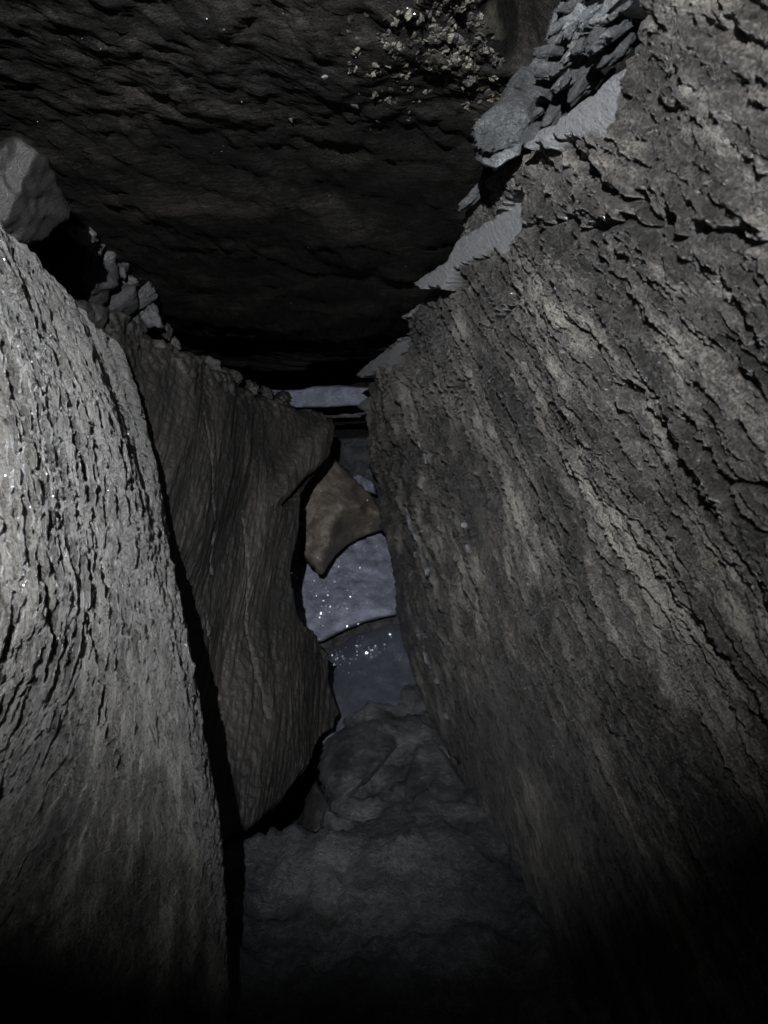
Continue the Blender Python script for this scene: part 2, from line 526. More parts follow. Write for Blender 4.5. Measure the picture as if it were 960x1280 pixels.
veins = [
    (rpx([(514, 535), (520, 552), (528, 568), (531, 580)]), 0.0035), (rpx([(503, 630), (508, 650), (520, 675), (528, 700), (535, 720)]), 0.0060),
    (rpx([(515, 780), (524, 805), (530, 830), (540, 855)]), 0.0032), (rpx([(573, 640), (578, 670), (587, 695)]), 0.0022),
    (rpx([(482, 560), (484, 575)]), 0.0018), (rpx([(484, 590), (492, 612)]), 0.0022), (rpx([(546, 878), (551, 900)]), 0.0022),
    (rpx([(523, 790), (528, 800)]), 0.0020), (rpx([(512, 690), (516, 708)]), 0.0018),
]

def gcomp(c):
    '''the grain of this slab is coarser towards its far end'''
    return np.where(c < 0.75, c, 0.75 + 0.75 ** 1.6 / 0.6 * (0.75 ** -0.6 - np.maximum(c, 0.75) ** -0.6))
def gpts(pts):
    pts = np.asarray(pts, float)
    return np.stack([gcomp(pts[:, 0]), pts[:, 1]], -1)

def relief_right(D, z):
    cc = D - 0.95 * z
    t = -0.67 * gcomp(cc); s = 1.15 * z + 0.35 * cc
    gD = gcomp(D)
    # 'blocky' grows towards the near top, foot is smoother
    block = smooth(0.9, 0.45, D) * smooth(-0.02, 0.28, z)
    foot = smooth(-0.08, -0.42, z)
    far = smooth(0.7, 1.3, D)
    wx = 0.020 * fbm(s * 3.5, t * 8, 3, 1) + 0.004 * fbm(s * 12, t * 30, 2, 5)
    tt = t + wx
    h = 0.016 * noise(s * 1.8, t * 5.5, 10) + 0.009 * noise(s * 4, t * 13, 11)
    am = 0.2 + 0.8 * smooth(-0.5, 0.6, noise(s * 4, t * 8, 12))
    am2 = 0.1 + 0.9 * smooth(-0.4, 0.5, noise(s * 6, t * 16, 13))
    am3 = 0.1 + 0.9 * smooth(-0.4, 0.5, noise(s * 9, t * 26, 14))
    r = 0.0040 * am * (1 - saw(tt * 15 + 0.5 * noise(s * 4, t * 7, 15), 0.3))
    r += 0.0048 * am2 * (1 - saw(tt * 38 + 0.9 * noise(s * 5, t * 14, 16), 0.3))
    r += 0.0032 * am3 * (1 - saw(tt * 90 + 1.1 * noise(s * 8, t * 34, 17), 0.35))
    r += 0.0056 * fbm(s * 8, t * 95, 5, 20, 0.72)
    r += 0.0020 * ridged(s * 10, t * 110, 3, 21)
    bx, br = cells(s * 9 + 1.6 * fbm(s * 14, t * 40, 2, 22), t * 60 + 1.6 * fbm(s * 14, t * 40, 2, 23), 24)
    r += 0.0030 * (br - 0.5) * smooth(0.0, 0.35, bx)
    # cross-grained lumps fade out with distance along the wall
    r += (1 - far) * (0.0050 * fbm(s * 40, t * 85, 4, 25, 0.72) + 0.0035 * noise(s * 18, t * 30, 26))
    lump = 0.011 * fbm(s * 14, t * 30, 3, 30, 0.65) + 0.005 * ridged(s * 30, t * 60, 3, 31) + 0.0055 * fbm(s * 70, t * 110, 4, 33, 0.65)
    lump += 0.008 * (1 - saw(tt * 34 + 1.3 * noise(s * 10, t * 12, 36), 0.3)) * smooth(-.3, .4, noise(s * 12, t * 12, 37))
    hb = h
    r = (r - 0.008) * (1 + 1.5 * smooth(0.75, 1.6, D)) + 0.008
    h = h + 0.74 * r * (1 - 0.6 * foot) * (1 - 0.5 * block) + lump * (0.05 + 0.50 * block) * (1 - 0.6 * foot) * (1 - 0.6 * far)
    h += 0.0025 * fbm(s * 50, t * 60, 3, 40) * foot - 0.013
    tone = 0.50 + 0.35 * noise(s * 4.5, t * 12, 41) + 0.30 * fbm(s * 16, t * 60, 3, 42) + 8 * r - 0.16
    tone += 0.13 * smooth(0.9, 1.6, D)  # far end painted lighter, in place of torchlight caught by its relief
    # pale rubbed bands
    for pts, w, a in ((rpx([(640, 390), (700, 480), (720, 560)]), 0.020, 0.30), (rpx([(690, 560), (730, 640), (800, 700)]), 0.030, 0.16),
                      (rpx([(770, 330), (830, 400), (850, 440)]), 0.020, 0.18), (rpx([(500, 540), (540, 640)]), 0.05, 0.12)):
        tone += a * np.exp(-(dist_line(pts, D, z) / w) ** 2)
    near_ = 1 - far
    frac = np.zeros_like(D)
    for poly, d0 in fac:
        m = inside(poly, D, z)
        rim = dist_line(poly + poly[:1], D, z)
        zc = np.mean([p[1] for p in poly]); Dc = np.mean([p[0] for p in poly])
        hp = d0 - 0.18 * (z - zc) + 0.17 * (D - Dc) + 0.0012 * fbm(s * 25, t * 90, 3, 50)
        k = np.where(m, smooth(0.0, 0.004, rim), 0)
        h = h * (1 - k) + hp * k
        frac = np.maximum(frac, k)
    for pts, w, dep in cracksR:
        wv = 0.008 * noise(gD * 25, z * 25, 60) + 0.0025 * noise(gD * 90, z * 90, 61)
        d = dist_line(gpts(pts), gD + wv, z - wv)
        wd = w * (0.7 + 0.6 * smooth(-0.6, 0.6, noise(gD * 35, z * 35, 62)))
        h -= dep * np.exp(-(d / wd) ** 2)
        tone -= 0.3 * np.exp(-(d / wd) ** 2)
    vein = np.zeros_like(D)
    for pts, w in veins:
        wv = 0.0025 * noise(gD * 40, z * 40, 63)
        d = dist_line(gpts(pts), gD + wv, z)
        k = smooth(w * 0.6, w * 0.2, d) * smooth(-0.6, 0.1, noise(gD * 60, z * 30, 65) + 0.3)
        vein = np.maximum(vein, k * smooth(-0.9, -0.2, noise(s * 20, t * 80, 64)))
        h = h * (1 - 0.6 * k) + 0.6 * k * (hb + 0.003)
    # the broken shoulder of the top edge
    return h, {'tone': np.clip(tone, 0, 1), 'frac': frac, 'vein': vein}

topR = rpx([(800, -40), (790, 12), (772, 58), (770, 74), (745, 98), (735, 116), (700, 146), (664, 178), (644, 193), (612, 214), (590, 226), (574, 255), (566, 290), (560, 326),
            (550, 340), (538, 350), (528, 366),
            (520, 378), (507, 388), (502, 395), (504, 414), (488, 428), (474, 443), (466, 455), (461, 467), (459, 485), (455, 495), (450, 508)])
topR = [(-0.15, 0.37), (0.25, 0.37)] + topR
for _i in range(3, len(topR)):
    if topR[_i][0] <= topR[_i - 1][0]: topR[_i] = (topR[_i - 1][0] + 0.004, topR[_i][1])
farR = rpx([(576, 1060), (578, 1003), (562, 978), (545, 932), (532, 905), (520, 872), (508, 836), (496, 806), (487, 772), (484, 735), (480, 702),
            (474, 672), (468, 640), (465, 610), (458, 592), (456, 560), (456, 530), (450, 508)])
farR = [(farR[0][0], -0.72)] + farR[1:]
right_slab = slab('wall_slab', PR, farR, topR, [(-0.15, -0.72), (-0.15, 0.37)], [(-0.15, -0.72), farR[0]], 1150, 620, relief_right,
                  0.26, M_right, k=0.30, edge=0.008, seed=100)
tag(right_slab, 'huge leaning slab of dark streaked schist forming the right wall, pale chipped facets along its top edge', 'wall slab',
    'upright slabs lining the passage')

# ------------------------------------------------------------------ near left slab
PL = Plane(-0.224, -0.083, -0.26, 1)
lpx = PL.px
eL = np.array([0.22, 1.0]); eL /= np.linalg.norm(eL)
cracksL = [
    (lpx([(72, 530), (82, 560), (95, 600), (108, 645)]), 0.0022, 0.010), (lpx([(128, 520), (140, 560), (155, 600), (165, 632)]), 0.002, 0.009),
    (lpx([(30, 700), (45, 740), (70, 800)]), 0.003, 0.010), (lpx([(150, 850), (165, 900), (190, 960)]), 0.002, 0.008),
    (lpx([(118, 780), (140, 830), (160, 900)]), 0.002, 0.008), (lpx([(185, 600), (205, 660), (222, 740)]), 0.002, 0.010),
    (lpx([(40, 420), (60, 450), (80, 490)]), 0.0018, 0.006), (lpx([(20, 880), (60, 980), (95, 1090), (130, 1200)]), 0.005, 0.008),
    (lpx([(-20, 1000), (30, 1120), (70, 1280)]), 0.006, 0.008), (lpx([(90, 960), (130, 1060), (160, 1200)]), 0.005, 0.010),
]
def relief_left(D, z):
    s = D * eL[0] + z * eL[1]; t = D * eL[1] - z * eL[0]
    near = smooth(0.75, 0.3, D)
    wx = 0.008 * fbm(s * 3, t * 8, 3, 71) + 0.004 * fbm(s * 22, t * 30, 2, 75)
    tt = t + wx
    h = 0.014 * noise(s * 2.0, t * 4.0, 80) + 0.005 * noise(s * 4.5, t * 10, 81)
    h += -1.9 * np.maximum(0, -0.06 - z) ** 1.5 * smooth(0.80, 0.42, D)
    h += -0.020 * smooth(0.05, 0.30, z) ** 1.5 - 0.004 * smooth(0.75, 1.25, D) ** 1.5
    am = 0.3 + 0.7 * smooth(-0.5, 0.5, noise(s * 6, t * 9, 82))
    am2 = 0.15 + 0.85 * smooth(-0.4, 0.5, noise(s * 9, t * 18, 83))
    r = 0.0014 * am * saw(tt * 17 + 0.5 * noise(s * 6, t * 6, 85), 0.3)
    r += 0.0014 * am2 * saw(tt * 42 + 0.8 * noise(s * 7, t * 13, 86), 0.25)
    r += 0.0010 * saw(tt * 95 + 1.0 * noise(s * 11, t * 26, 87), 0.3) * am
    r += 0.0036 * fbm(s * 20, t * 110, 5, 90, 0.78)
    r += 0.0007 * ridged(s * 16, t * 130, 3, 91)
    bx, br = cells(s * 13 + 1.6 * fbm(s * 16, t * 45, 2, 92), t * 75 + 1.6 * fbm(s * 16, t * 45, 2, 93), 94)
    r += 0.0022 * (br - 0.5) * smooth(0.0, 0.35, bx)
    r += 0.003 * near * noise(s * 9, t * 24, 96) + 0.002 * near * ridged(s * 14, t * 50, 3, 97)
    h = h + r
    h -= 0.33 * r
    h += -0.016 * smooth(0.92, 1.32, D) * smooth(-0.25, 0.1, z)
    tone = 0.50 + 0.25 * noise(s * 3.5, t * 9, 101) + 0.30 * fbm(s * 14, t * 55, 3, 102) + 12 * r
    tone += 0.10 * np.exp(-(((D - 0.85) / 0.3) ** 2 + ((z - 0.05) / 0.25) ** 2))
    for pts, w, dep in cracksL:
        wv = 0.004 * noise(D * 50, z * 50, 110) + 0.002 * noise(D * 130, z * 130, 111)
        d = dist_line(pts, D + wv, z)
        h -= dep * np.exp(-(d / w) ** 2); tone -= 0.25 * np.exp(-(d / w) ** 2)
    return h, {'tone': np.clip(tone, 0, 1)}

topL = [(-0.15, 0.30), (0.3, 0.30), (0.5, 0.295)] + lpx([(-40, 215), (0, 250), (22, 266), (40, 288), (62, 306), (75, 325), (98, 350), (120, 370), (140, 396), (160, 410), (178, 432), (190, 446)])
farL = lpx([(318, 1330), (306, 1280), (298, 1180), (290, 1090), (282, 1010), (277, 965), (266, 900), (258, 850), (250, 800), (244, 760), (237, 710), (231, 660), (222, 610), (212, 560), (203, 510), (196, 470), (190, 446)])
farL = [(farL[0][0] - 0.04, -0.74)] + farL[1:]
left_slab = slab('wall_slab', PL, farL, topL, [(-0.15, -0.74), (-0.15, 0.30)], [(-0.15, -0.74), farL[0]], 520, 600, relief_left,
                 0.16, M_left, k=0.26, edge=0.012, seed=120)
tag(left_slab, 'nearest left slab of pale grey fibrous schist, brightly lit and curving away at the top', 'wall slab',
    'upright slabs lining the passage')

# ------------------------------------------------------------------ second left slab
P2 = Plane(-0.839, 0.33, -0.28, 1)
p2px = P2.px
e2 = np.array([0.85, 1.0]); e2 /= np.linalg.norm(e2)
cracks2 = [(p2px([(414, 538), (409, 560), (404, 580), (392, 592), (378, 602), (364, 616), (350, 634)]), 0.009, 0.030),
           (p2px([(362, 742), (385, 775), (404, 800), (420, 820)]), 0.007, -0.012),
           (p2px([(402, 528), (400, 548), (398, 560)]), 0.004, 0.006),
           (p2px([(258, 770), (272, 840), (283, 870)]), 0.004, 0.006), (p2px([(305, 640), (312, 760), (325, 900)]), 0.004, 0.006),
           (p2px([(235, 520), (245, 620), (262, 720)]), 0.004, 0.006)]
tongue = p2px([(415, 525), (413, 545), (404, 582), (385, 598), (352, 632), (330, 640), (340, 590), (365, 550), (390, 525)])
def relief_2(D, z):
    s = D * e2[0] + z * e2[1]; t = D * e2[1] - z * e2[0]
    tt = t + 0.02 * fbm(s * 3, t * 6, 3, 131)
    h = 0.030 * noise(s * 1.5, t * 4.5, 132) + 0.012 * noise(s * 4, t * 12, 133)
    r = 0.002 * saw(tt * 14 + 0.4 * noise(s * 5, t * 5, 134), 0.3) * (0.4 + 0.6 * smooth(-.4, .5, noise(s * 4, t * 7, 135)))
    r += 0.0024 * fbm(s * 7, t * 55, 5, 137, 0.72)
    r += 0.0014 * fbm(s * 16, t * 60, 3, 139)
    h = h + r
    tone = 0.48 + 0.25 * noise(s * 3, t * 9, 138) + 8 * r * 0.5
    k = inside(tongue, D, z) * smooth(0, 0.03, dist_line(tongue + tongue[:1], D, z))
    tone += 0.35 * k; h += 0.02 * k
    # crumbly upper rim
    h += 0.065 * smooth(1.95, 1.2, D) * smooth(-0.25, 0.2, z)
    top = smooth(0.22, 0.30, z)
    cx, cr_ = cells(D * 30, z * 34, 140)
    h += top * (0.018 * (cr_ - 0.5) * smooth(0, .3, cx) - 0.01)
    for pts, w, dep in cracks2:
        wv = 0.006 * noise(D * 35, z * 35, 141)
        d = dist_line(pts, D + wv, z)
        h -= dep * np.exp(-(d / w) ** 2)
    return h, {'tone': np.clip(tone, 0, 1)}
top2 = [(1.08, 0.30)] + p2px([(150, 405), (190, 432), (205, 434), (215, 444), (238, 448), (260, 460), (282, 466), (300, 480), (318, 484), (335, 492), (352, 494), (368, 505), (392, 514), (417, 522)])
far2 = p2px([(400, 950), (399, 943), (404, 930), (412, 918), (426, 906), (431, 888), (427, 870), (422, 850), (420, 818), (400, 795), (384, 782), (370, 765),
             (361, 742), (360, 715), (363, 690), (367, 660), (368, 638), (371, 622), (384, 606), (402, 588), (409, 575), (414, 555), (417, 522)])
bot2 = [(1.08, -0.56)] + p2px([(318, 1030), (330, 1018), (345, 1008), (356, 990), (368, 972), (384, 962), (400, 950)])
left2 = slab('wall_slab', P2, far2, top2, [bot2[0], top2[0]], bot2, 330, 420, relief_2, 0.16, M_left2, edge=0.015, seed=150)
tag(left2, 'dim brown slab behind the bright left one, with a scooped outer edge and a dark gap under its foot', 'wall slab',
    'upright slabs lining the passage')

# ------------------------------------------------------------------ capstones
PC = Level(0.44, 0.0, 0.0, -1)
crust = [(-9, 0)]
def relief_cap(D, x):
    wx = 0.03 * fbm(x * 4, D * 5, 3, 161)
    h = 0.016 * noise(x * 2.4, D * 2.6, 162) + 0.008 * noise(x * 7, D * 5, 163)
    ca, cb = cells(x * 7 + 1.5 * noise(x * 6, D * 6, 164), D * 5 + 1.5 * noise(x * 6, D * 6, 165), 166)
    h += 0.010 * (cb - 0.5) * smooth(0, 0.5, ca)
    h += 0.0045 * fbm(x * 22 + 8 * wx, D * 19, 5, 168, 0.62) + 0.0025 * ridged(x * 34, D * 26, 3, 169) * smooth(-.4, .4, noise(x * 6, D * 6, 160))
    px = 480 + F * x / np.maximum(D, 0.05); py = 640 - F * 0.43 / np.maximum(D, 0.05)
    m = np.exp(-(((px - 560) / 85) ** 2 + ((py - 30) / 75) ** 2) ** 1.5) + 0.8 * np.exp(-(((px - 600) / 45) ** 2 + ((py - 90) / 60) ** 2))
    m = np.clip(m * 1.3, 0, 1) * (D > 0.3)
    cx, cr_ = cells(x * 110 + 1.4 * noise(x * 50, D * 50, 170), D * 75 + 1.4 * noise(x * 50, D * 50, 171), 172)
    fl = smooth(0.03, 0.22, cx) * (cr_ > 0.42) * m
    fl = np.where(noise(x * 22, D * 22, 174) > -0.25, fl, 0)
    h += 0.003 * fl * (0.5 + cr_)
    tone = 0.45 + 0.25 * noise(x * 6, D * 8, 173)
    return h, {'tone': np.clip(tone, 0, 1), 'frac': np.clip(0.3 * fl * (cr_ > 0.6), 0, 1)}
# params (D, x): "far/near" run along x, "top/bottom" run along D (near->far)
capR = [(-0.5, -0.10), (0.40, 0.03)] + PC.px([(600, -5), (612, 25), (628, 60), (645, 92)]) + [(0.77, 0.17), (0.85, 0.34), (1.4, 0.42), (1.97, 0.40)]
capL = [(-0.5, -1.0), (1.93, -1.0)]
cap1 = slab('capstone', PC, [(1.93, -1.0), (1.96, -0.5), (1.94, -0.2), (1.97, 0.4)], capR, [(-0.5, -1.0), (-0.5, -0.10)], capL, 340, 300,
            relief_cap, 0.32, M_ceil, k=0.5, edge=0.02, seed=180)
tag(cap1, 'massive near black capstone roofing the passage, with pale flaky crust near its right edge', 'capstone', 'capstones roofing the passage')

PC2 = Level(0.50, 0.0, 0.0, -1)
def relief_cap2(D, x):
    h = 0.03 * noise(x * 3, D * 3, 190) + 0.008 * fbm(x * 12, D * 20, 4, 191)
    return h, {'tone': np.clip(0.5 + 0.3 * noise(x * 5, D * 5, 192), 0, 1), 'frac': 0 * x}
cap2 = slab('capstone', PC2, [(2.62, -1.0), (2.60, -0.28), (2.48, -0.25), (2.46, 0.6)], [(2.0, 0.6), (2.46, 0.6)], [(2.0, -1.0), (2.0, 0.6)],
            [(2.0, -1.0), (2.62, -1.0)], 60, 140, relief_cap2, 0.3, M_ceil, edge=0.02, seed=195)
tag(cap2, 'farther dark capstone set slightly higher beyond the near one, above the blue lintel', 'capstone', 'capstones roofing the passage')
PC3 = Level(0.46, 0.0, 0.0, -1)
cap3 = slab('capstone', PC3, [(0.74, 0.185), (0.80, 0.6)], [(-0.5, 0.6), (0.80, 0.6)], [(-0.5, 0.02), (-0.5, 0.6)], [(-0.5, 0.02), (0.5, 0.105), (0.74, 0.185)], 120, 80,
            relief_cap2, 0.3, M_greydark, k=0.5, edge=0.02, seed=196)
tag(cap3, 'roof stone to the right of the black gap, mostly hidden by loose flakes', 'capstone', 'capstones roofing the passage')

# ------------------------------------------------------------------ floor and earth around the stones
PF = Level(-0.60, 0.0, 0.0, 1)
def relief_floor(D, x):
    h = 0.014 * ridged(x * 9, D * 9, 3, 200) + 0.020 * noise(x * 4, D * 4, 201) + 0.010 * noise(x * 10, D * 10, 202)
    h += 0.007 * fbm(x * 20, D * 20, 6, 203, 0.68)
    cx, cr_ = cells(x * 8 + noise(x * 9, D * 9, 204), D * 8 + noise(x * 9, D * 9, 205), 206)
    h += 0.010 * (cr_ - 0.5) * smooth(0, 0.12, cx)
    h -= 0.42 * smooth(-0.105, -0.155, x + 0.02 * noise(x * 20, D * 20, 230)) * smooth(1.33, 1.42, D + 0.05 * noise(x * 15, D * 15, 231))          # hollow under the second slab
    h += 0.05 * smooth(1.55, 2.1, D) * smooth(-0.16, -0.04, x)
    h += 0.03 * np.exp(-(((x - 0.02) / 0.14) ** 2 + ((D - 1.28) / 0.16) ** 2))
    for pts, w, dep in ((PF.px([(352, 1240), (395, 1218), (430, 1200), (470, 1185)]), 0.003, 0.012), (PF.px([(392, 1185), (410, 1160), (420, 1135)]), 0.003, 0.012),
                        (PF.px([(440, 1010), (480, 985), (520, 978)]), 0.003, 0.006)):
        d = dist_line(pts, D + 0.004 * noise(x * 60, D * 60, 207), x)
        h -= dep * np.exp(-(d / w) ** 2)
    tone = 0.5 + 0.3 * noise(x * 7, D * 7, 208)
    return h, {'tone': np.clip(tone, 0, 1)}
floor = slab('floor', PF, [(3.2, -1.0), (3.2, 1.0)], [(-0.6, 1.0), (3.2, 1.0)], [(-0.6, -1.0), (-0.6, 1.0)], [(-0.6, -1.0), (3.2, -1.0)], 320, 320,
             relief_floor, 0.15, M_floor, k=0.8, edge=0, seed=210)
tag(floor, kind='structure')

def relief_earth(D, z):
    h = 0.05 * noise(D * 4, z * 4, 220) + 0.02 * fbm(D * 14, z * 14, 3, 221)
    return h, {'tone': np.clip(0.5 + 0.3 * noise(D * 8, z * 8, 222), 0, 1)}
for nm, a, fc in (('earth_bank', -0.95, 1), ('earth_bank', 0.55, -1)):
    pl = Plane(a, 0, 0, fc)
    o = slab(nm, pl, [(4.2, -0.8), (4.2, 0.9)], [(-0.5, 0.9), (4.2, 0.9)], [(-0.5, -0.8), (-0.5, 0.9)], [(-0.5, -0.8), (4.2, -0.8)], 160, 60,
             relief_earth, 0.1, M_soil, edge=0, seed=223)
    tag(o, kind='structure')
PB = Level(0.85, 0, 0, -1)
o = slab('earth_roof', PB, [(4.2, -1.0), (4.2, 0.6)], [(-0.5, 0.6), (4.2, 0.6)], [(-0.5, -1.0), (-0.5, 0.6)], [(-0.5, -1.0), (4.2, -1.0)], 60, 60,
         relief_earth, 0.1, M_soil, edge=0, seed=224)
tag(o, kind='structure')

# ------------------------------------------------------------------ the far end of the passage
back = cut_stone('end_stone', [(300, 400, 3.9), (560, 400, 3.9), (600, 640, 3.9), (560, 860, 3.9), (300, 860, 3.9), (260, 640, 3.9)], [(430, 640, 3.85)],
                 0.3, M_soil, rough=0.02, scale=6, seed=301)
tag(back, 'dark stone closing the far end of the passage behind the square black hole', 'end stone')
lintel = cut_stone('lintel', [(330, 486, 2.80), (352, 488, 2.76), (378, 487, 2.74), (392, 483, 2.74), (425, 482, 2.74), (450, 484, 2.74), (480, 486, 2.76), (500, 500, 2.8),
                              (480, 509, 2.78), (440, 507, 2.75), (410, 509, 2.75), (380, 509, 2.75), (350, 511, 2.78), (330, 510, 2.8)],
                   [(420, 496, 2.725)], 0.7, M_blue, rough=0.006, scale=30, seed=302, edge=0.01, nr=14, tone=0.3)
tag(lintel, 'blue-grey lintel stone spanning the far end just under the roof', 'lintel')
ledge = cut_stone('ledge_stone', [(385, 519, 2.95), (418, 520, 2.93), (430, 517, 2.92), (442, 518, 2.92), (456, 515, 2.92), (470, 516, 2.95),
                                  (470, 521, 2.96), (445, 522, 2.94), (425, 522, 2.94), (400, 524, 2.96)], [(430, 519.5, 2.92)], 0.15, M_grey,
                  rough=0.003, scale=40, seed=303, edge=0.004, nr=8, tone=0.5)
tag(ledge, 'thin pale stone edge just above the square black hole', 'ledge stone')
grey_far = cut_stone('upright_stone', [(404, 548, 3.05), (425, 550, 3.02), (470, 548, 3.02), (482, 600, 2.95), (490, 670, 3.0), (440, 690, 3.05), (400, 650, 3.02), (395, 590, 3.02)],
                     [(440, 600, 2.96), (438, 575, 3.0), (450, 606, 2.93), (432, 592, 3.0)], 0.2, M_grey, rough=0.012, scale=22, seed=304, edge=0.01, tone=0.28)
tag(grey_far, 'grey cracked stone at the far end directly under the square black hole', 'stone')
far_crack = cut_stone('wedge_stone', [(440, 596, 2.88), (446, 592, 2.88), (456, 596, 2.87), (468, 604, 2.88), (470, 618, 2.88), (456, 614, 2.86), (444, 608, 2.87)],
                      [(454, 602, 2.84)], 0.1, M_blue, rough=0.008, scale=40, seed=305, edge=0.02, dsc=0.93, nr=12, na=70, tone=0.3)
tag(far_crack, 'small blue-grey wedge stone resting on the upper edge of the pointed brown stone', 'wedge stone')
heart = cut_stone('pointed_stone', [(384, 600, 2.62), (396, 584, 2.66), (408, 574, 2.70), (422, 580, 2.72), (434, 592, 2.74), (446, 606, 2.75), (460, 616, 2.76), (474, 636, 2.76),
                                    (484, 660, 2.74), (470, 663, 2.82), (452, 669, 2.80), (436, 677, 2.76), (418, 693, 2.67), (403, 716, 2.54), (390, 702, 2.52), (378, 688, 2.53),
                                    (368, 678, 2.54), (364, 650, 2.56), (370, 622, 2.58)],
                  [(420, 650, 2.535), (400, 640, 2.545), (392, 670, 2.51), (404, 700, 2.495), (410, 682, 2.50), (412, 610, 2.63), (432, 636, 2.56), (450, 632, 2.60), (474, 640, 2.68),
                   (430, 664, 2.67), (450, 645, 2.68), (428, 636, 2.53), (415, 665, 2.52)],
                  0.22, M_brown, rough=0.018, scale=15, layer=0.006, seed=306, edge=0.006, dsc=0.92, nr=34, tone=0.45)
tag(heart, 'pointed brown stone jutting down over the glittering blue slab at the far end', 'stone')
blue_up = cut_stone('sloping_slab', [(340, 655, 2.96), (400, 640, 3.02), (470, 645, 3.02), (510, 680, 2.95), (515, 755, 2.72), (488, 767, 2.66), (465, 771, 2.64), (440, 779, 2.62),
                                     (420, 788, 2.60), (404, 797, 2.58), (385, 800, 2.6), (352, 790, 2.62)], [(430, 715, 2.80), (440, 755, 2.68), (380, 740, 2.72), (470, 700, 2.86)],
                    0.16, M_blue, rough=0.012, scale=18, seed=307, edge=0.012, dsc=0.95, nr=40, tone=0.5)
tag(blue_up, 'upper sloping blue-grey slab glittering with mica below the pointed brown stone', 'sloping slab', 'blue-grey slabs stepping down at the far end')
joint = cut_stone('shade_strip', [(380, 770, 2.80), (500, 750, 2.80), (520, 790, 2.76), (460, 808, 2.70), (410, 825, 2.68), (380, 830, 2.7)], [(450, 790, 2.74)],
                  0.2, M_greydark, rough=0.014, scale=24, seed=308, dsc=0.965, tone=0.6)  # added dark piece, its colour stands in for shade under the upper slab
tag(joint, 'dark strip added for the shade in the joint between the two blue-grey slabs', 'shade strip')
blue_lo = cut_stone('sloping_slab', [(400, 826, 2.62), (420, 811, 2.64), (440, 799, 2.65), (462, 791, 2.66), (486, 784, 2.68), (510, 780, 2.7), (545, 860, 2.36), (560, 930, 2.05),
                                     (500, 925, 2.0), (440, 920, 1.98), (400, 930, 2.0), (395, 870, 2.25)], [(460, 860, 2.25), (445, 815, 2.50), (490, 830, 2.44), (450, 895, 2.06)],
                    0.16, M_blue, rough=0.014, scale=16, seed=309, dsc=0.97, edge=0.02, nr=40, tone=0.05)
tag(blue_lo, 'lower blue-grey slab with a few sparkles, dropping from the shaded joint to the floor', 'sloping slab', 'blue-grey slabs stepping down at the far end')
rng = np.random.RandomState(5)
def scatter(ctrl, n, cx, cy, sx, sy, D0, dDy, seed):
    r = np.random.RandomState(seed); out = []
    for i in range(n):
        px = cx + sx * r.normal(); py = cy + sy * r.normal()
        out.append((px, py))
    return out
def blue_depth(o, pts):
    """drop points on the stone's own face along the line of sight"""
    from mathutils import Vector
    out = []
    bpy.context.view_layer.update()
    mw = o.matrix_world.inverted()
    org = Vector((0, 0, HC * S))
    for px, py in pts:
        X, Z = ray(px, py)
        d = Vector((X, 1, Z)).normalized()
        ok, loc, n, i = o.ray_cast(mw @ org, d)
        if ok:
            w = o.matrix_world @ loc
            out.append(np.array([w.x / S, w.y / S, w.z / S - HC]))
    return out
pts = scatter(None, 26, 403, 772, 5, 16, 0, 0, 1) + scatter(None, 130, 422, 742, 32, 30, 0, 0, 2) + scatter(None, 40, 383, 708, 9, 16, 0, 0, 3)
mica(blue_up, blue_depth(blue_up, pts), 0.0034, 11, 0.6)
pts = scatter(None, 60, 445, 812, 26, 14, 0, 0, 4) + scatter(None, 12, 428, 826, 7, 8, 0, 0, 5)
mica(blue_lo, blue_depth(blue_lo, pts), 0.0038, 12)
pts = [(r[0], r[1]) for r in np.random.RandomState(6).uniform((0, 300), (210, 760), (260, 2))]
mica(left_slab, blue_depth(left_slab, pts), 0.0004, 13, 0.8)
pts = [(r[0], r[1]) for r in np.random.RandomState(8).uniform((370, 590), (465, 700), (26, 2))]
mica(heart, blue_depth(heart, pts), 0.0011, 14, 0.6)
pts = [(r[0], r[1]) for r in np.random.RandomState(9).uniform((0, 0), (560, 440), (60, 2))]
mica(cap1, blue_depth(cap1, pts), 0.0004, 15, 0.9)

# pale flaky crust clinging to the underside of the near capstone
def crust_flakes(parent, pts, seed):
    r = np.random.RandomState(seed)
    V = []; Q = []; T = []; TN = []
    for p, sz in pts:
        D = p[1]; n = np.array([0, 0, -1.0]) + r.normal(size=3) * 0.35; n /= np.linalg.norm(n)
        a = np.cross(n, [0, 1, 0]); a /= np.linalg.norm(a); b = np.cross(n, a)
        k = len(V); m = 9; s0 = sz / F * D
        an = np.sort(r.uniform(0, 2 * math.pi, m)); rad = r.uniform(0.55, 1.15, m)
        th = s0 * r.uniform(0.25, 0.5); tn = r.uniform(0.1, 0.9)
        for lay, (o, q) in enumerate(((-0.35, 1.15), (0.5, 1.0), (0.95, 0.72))):
            for i in range(m):
                V.append(p + a * math.cos(an[i]) * rad[i] * s0 * 1.25 * q + b * math.sin(an[i]) * rad[i] * s0 * 1.9 * q + n * th * (o + 0.2 * r.normal()))
                TN.append(tn)
        for lay in (0, 1):
            for i in range(m):
                j = (i + 1) % m
                Q.append((k + lay * m + i, k + lay * m + j, k + lay * m + m + j, k + lay * m + m + i))
        V.append(p + n * th * 1.05); TN.append(tn)
        for i in range(m):
            T.append((k + 2 * m + i, k + 2 * m + (i + 1) % m, k + 3 * m))
    o = make_mesh('crust', W(np.array(V)), np.array(Q), np.array(T), {'tone': np.array(TN)}, M_crust, parent, sharp=True)
    o['kind'] = 'stuff'; o['label'] = 'pale flaky crust on dark stone'
M_crust = rock_mat('crust', (0.006, 0.006, 0.0055), (0.020, 0.019, 0.016), (0.095, 0.09, 0.07), rough=0.5, spec=0.4, bump=0.5)
r_ = np.random.RandomState(31)
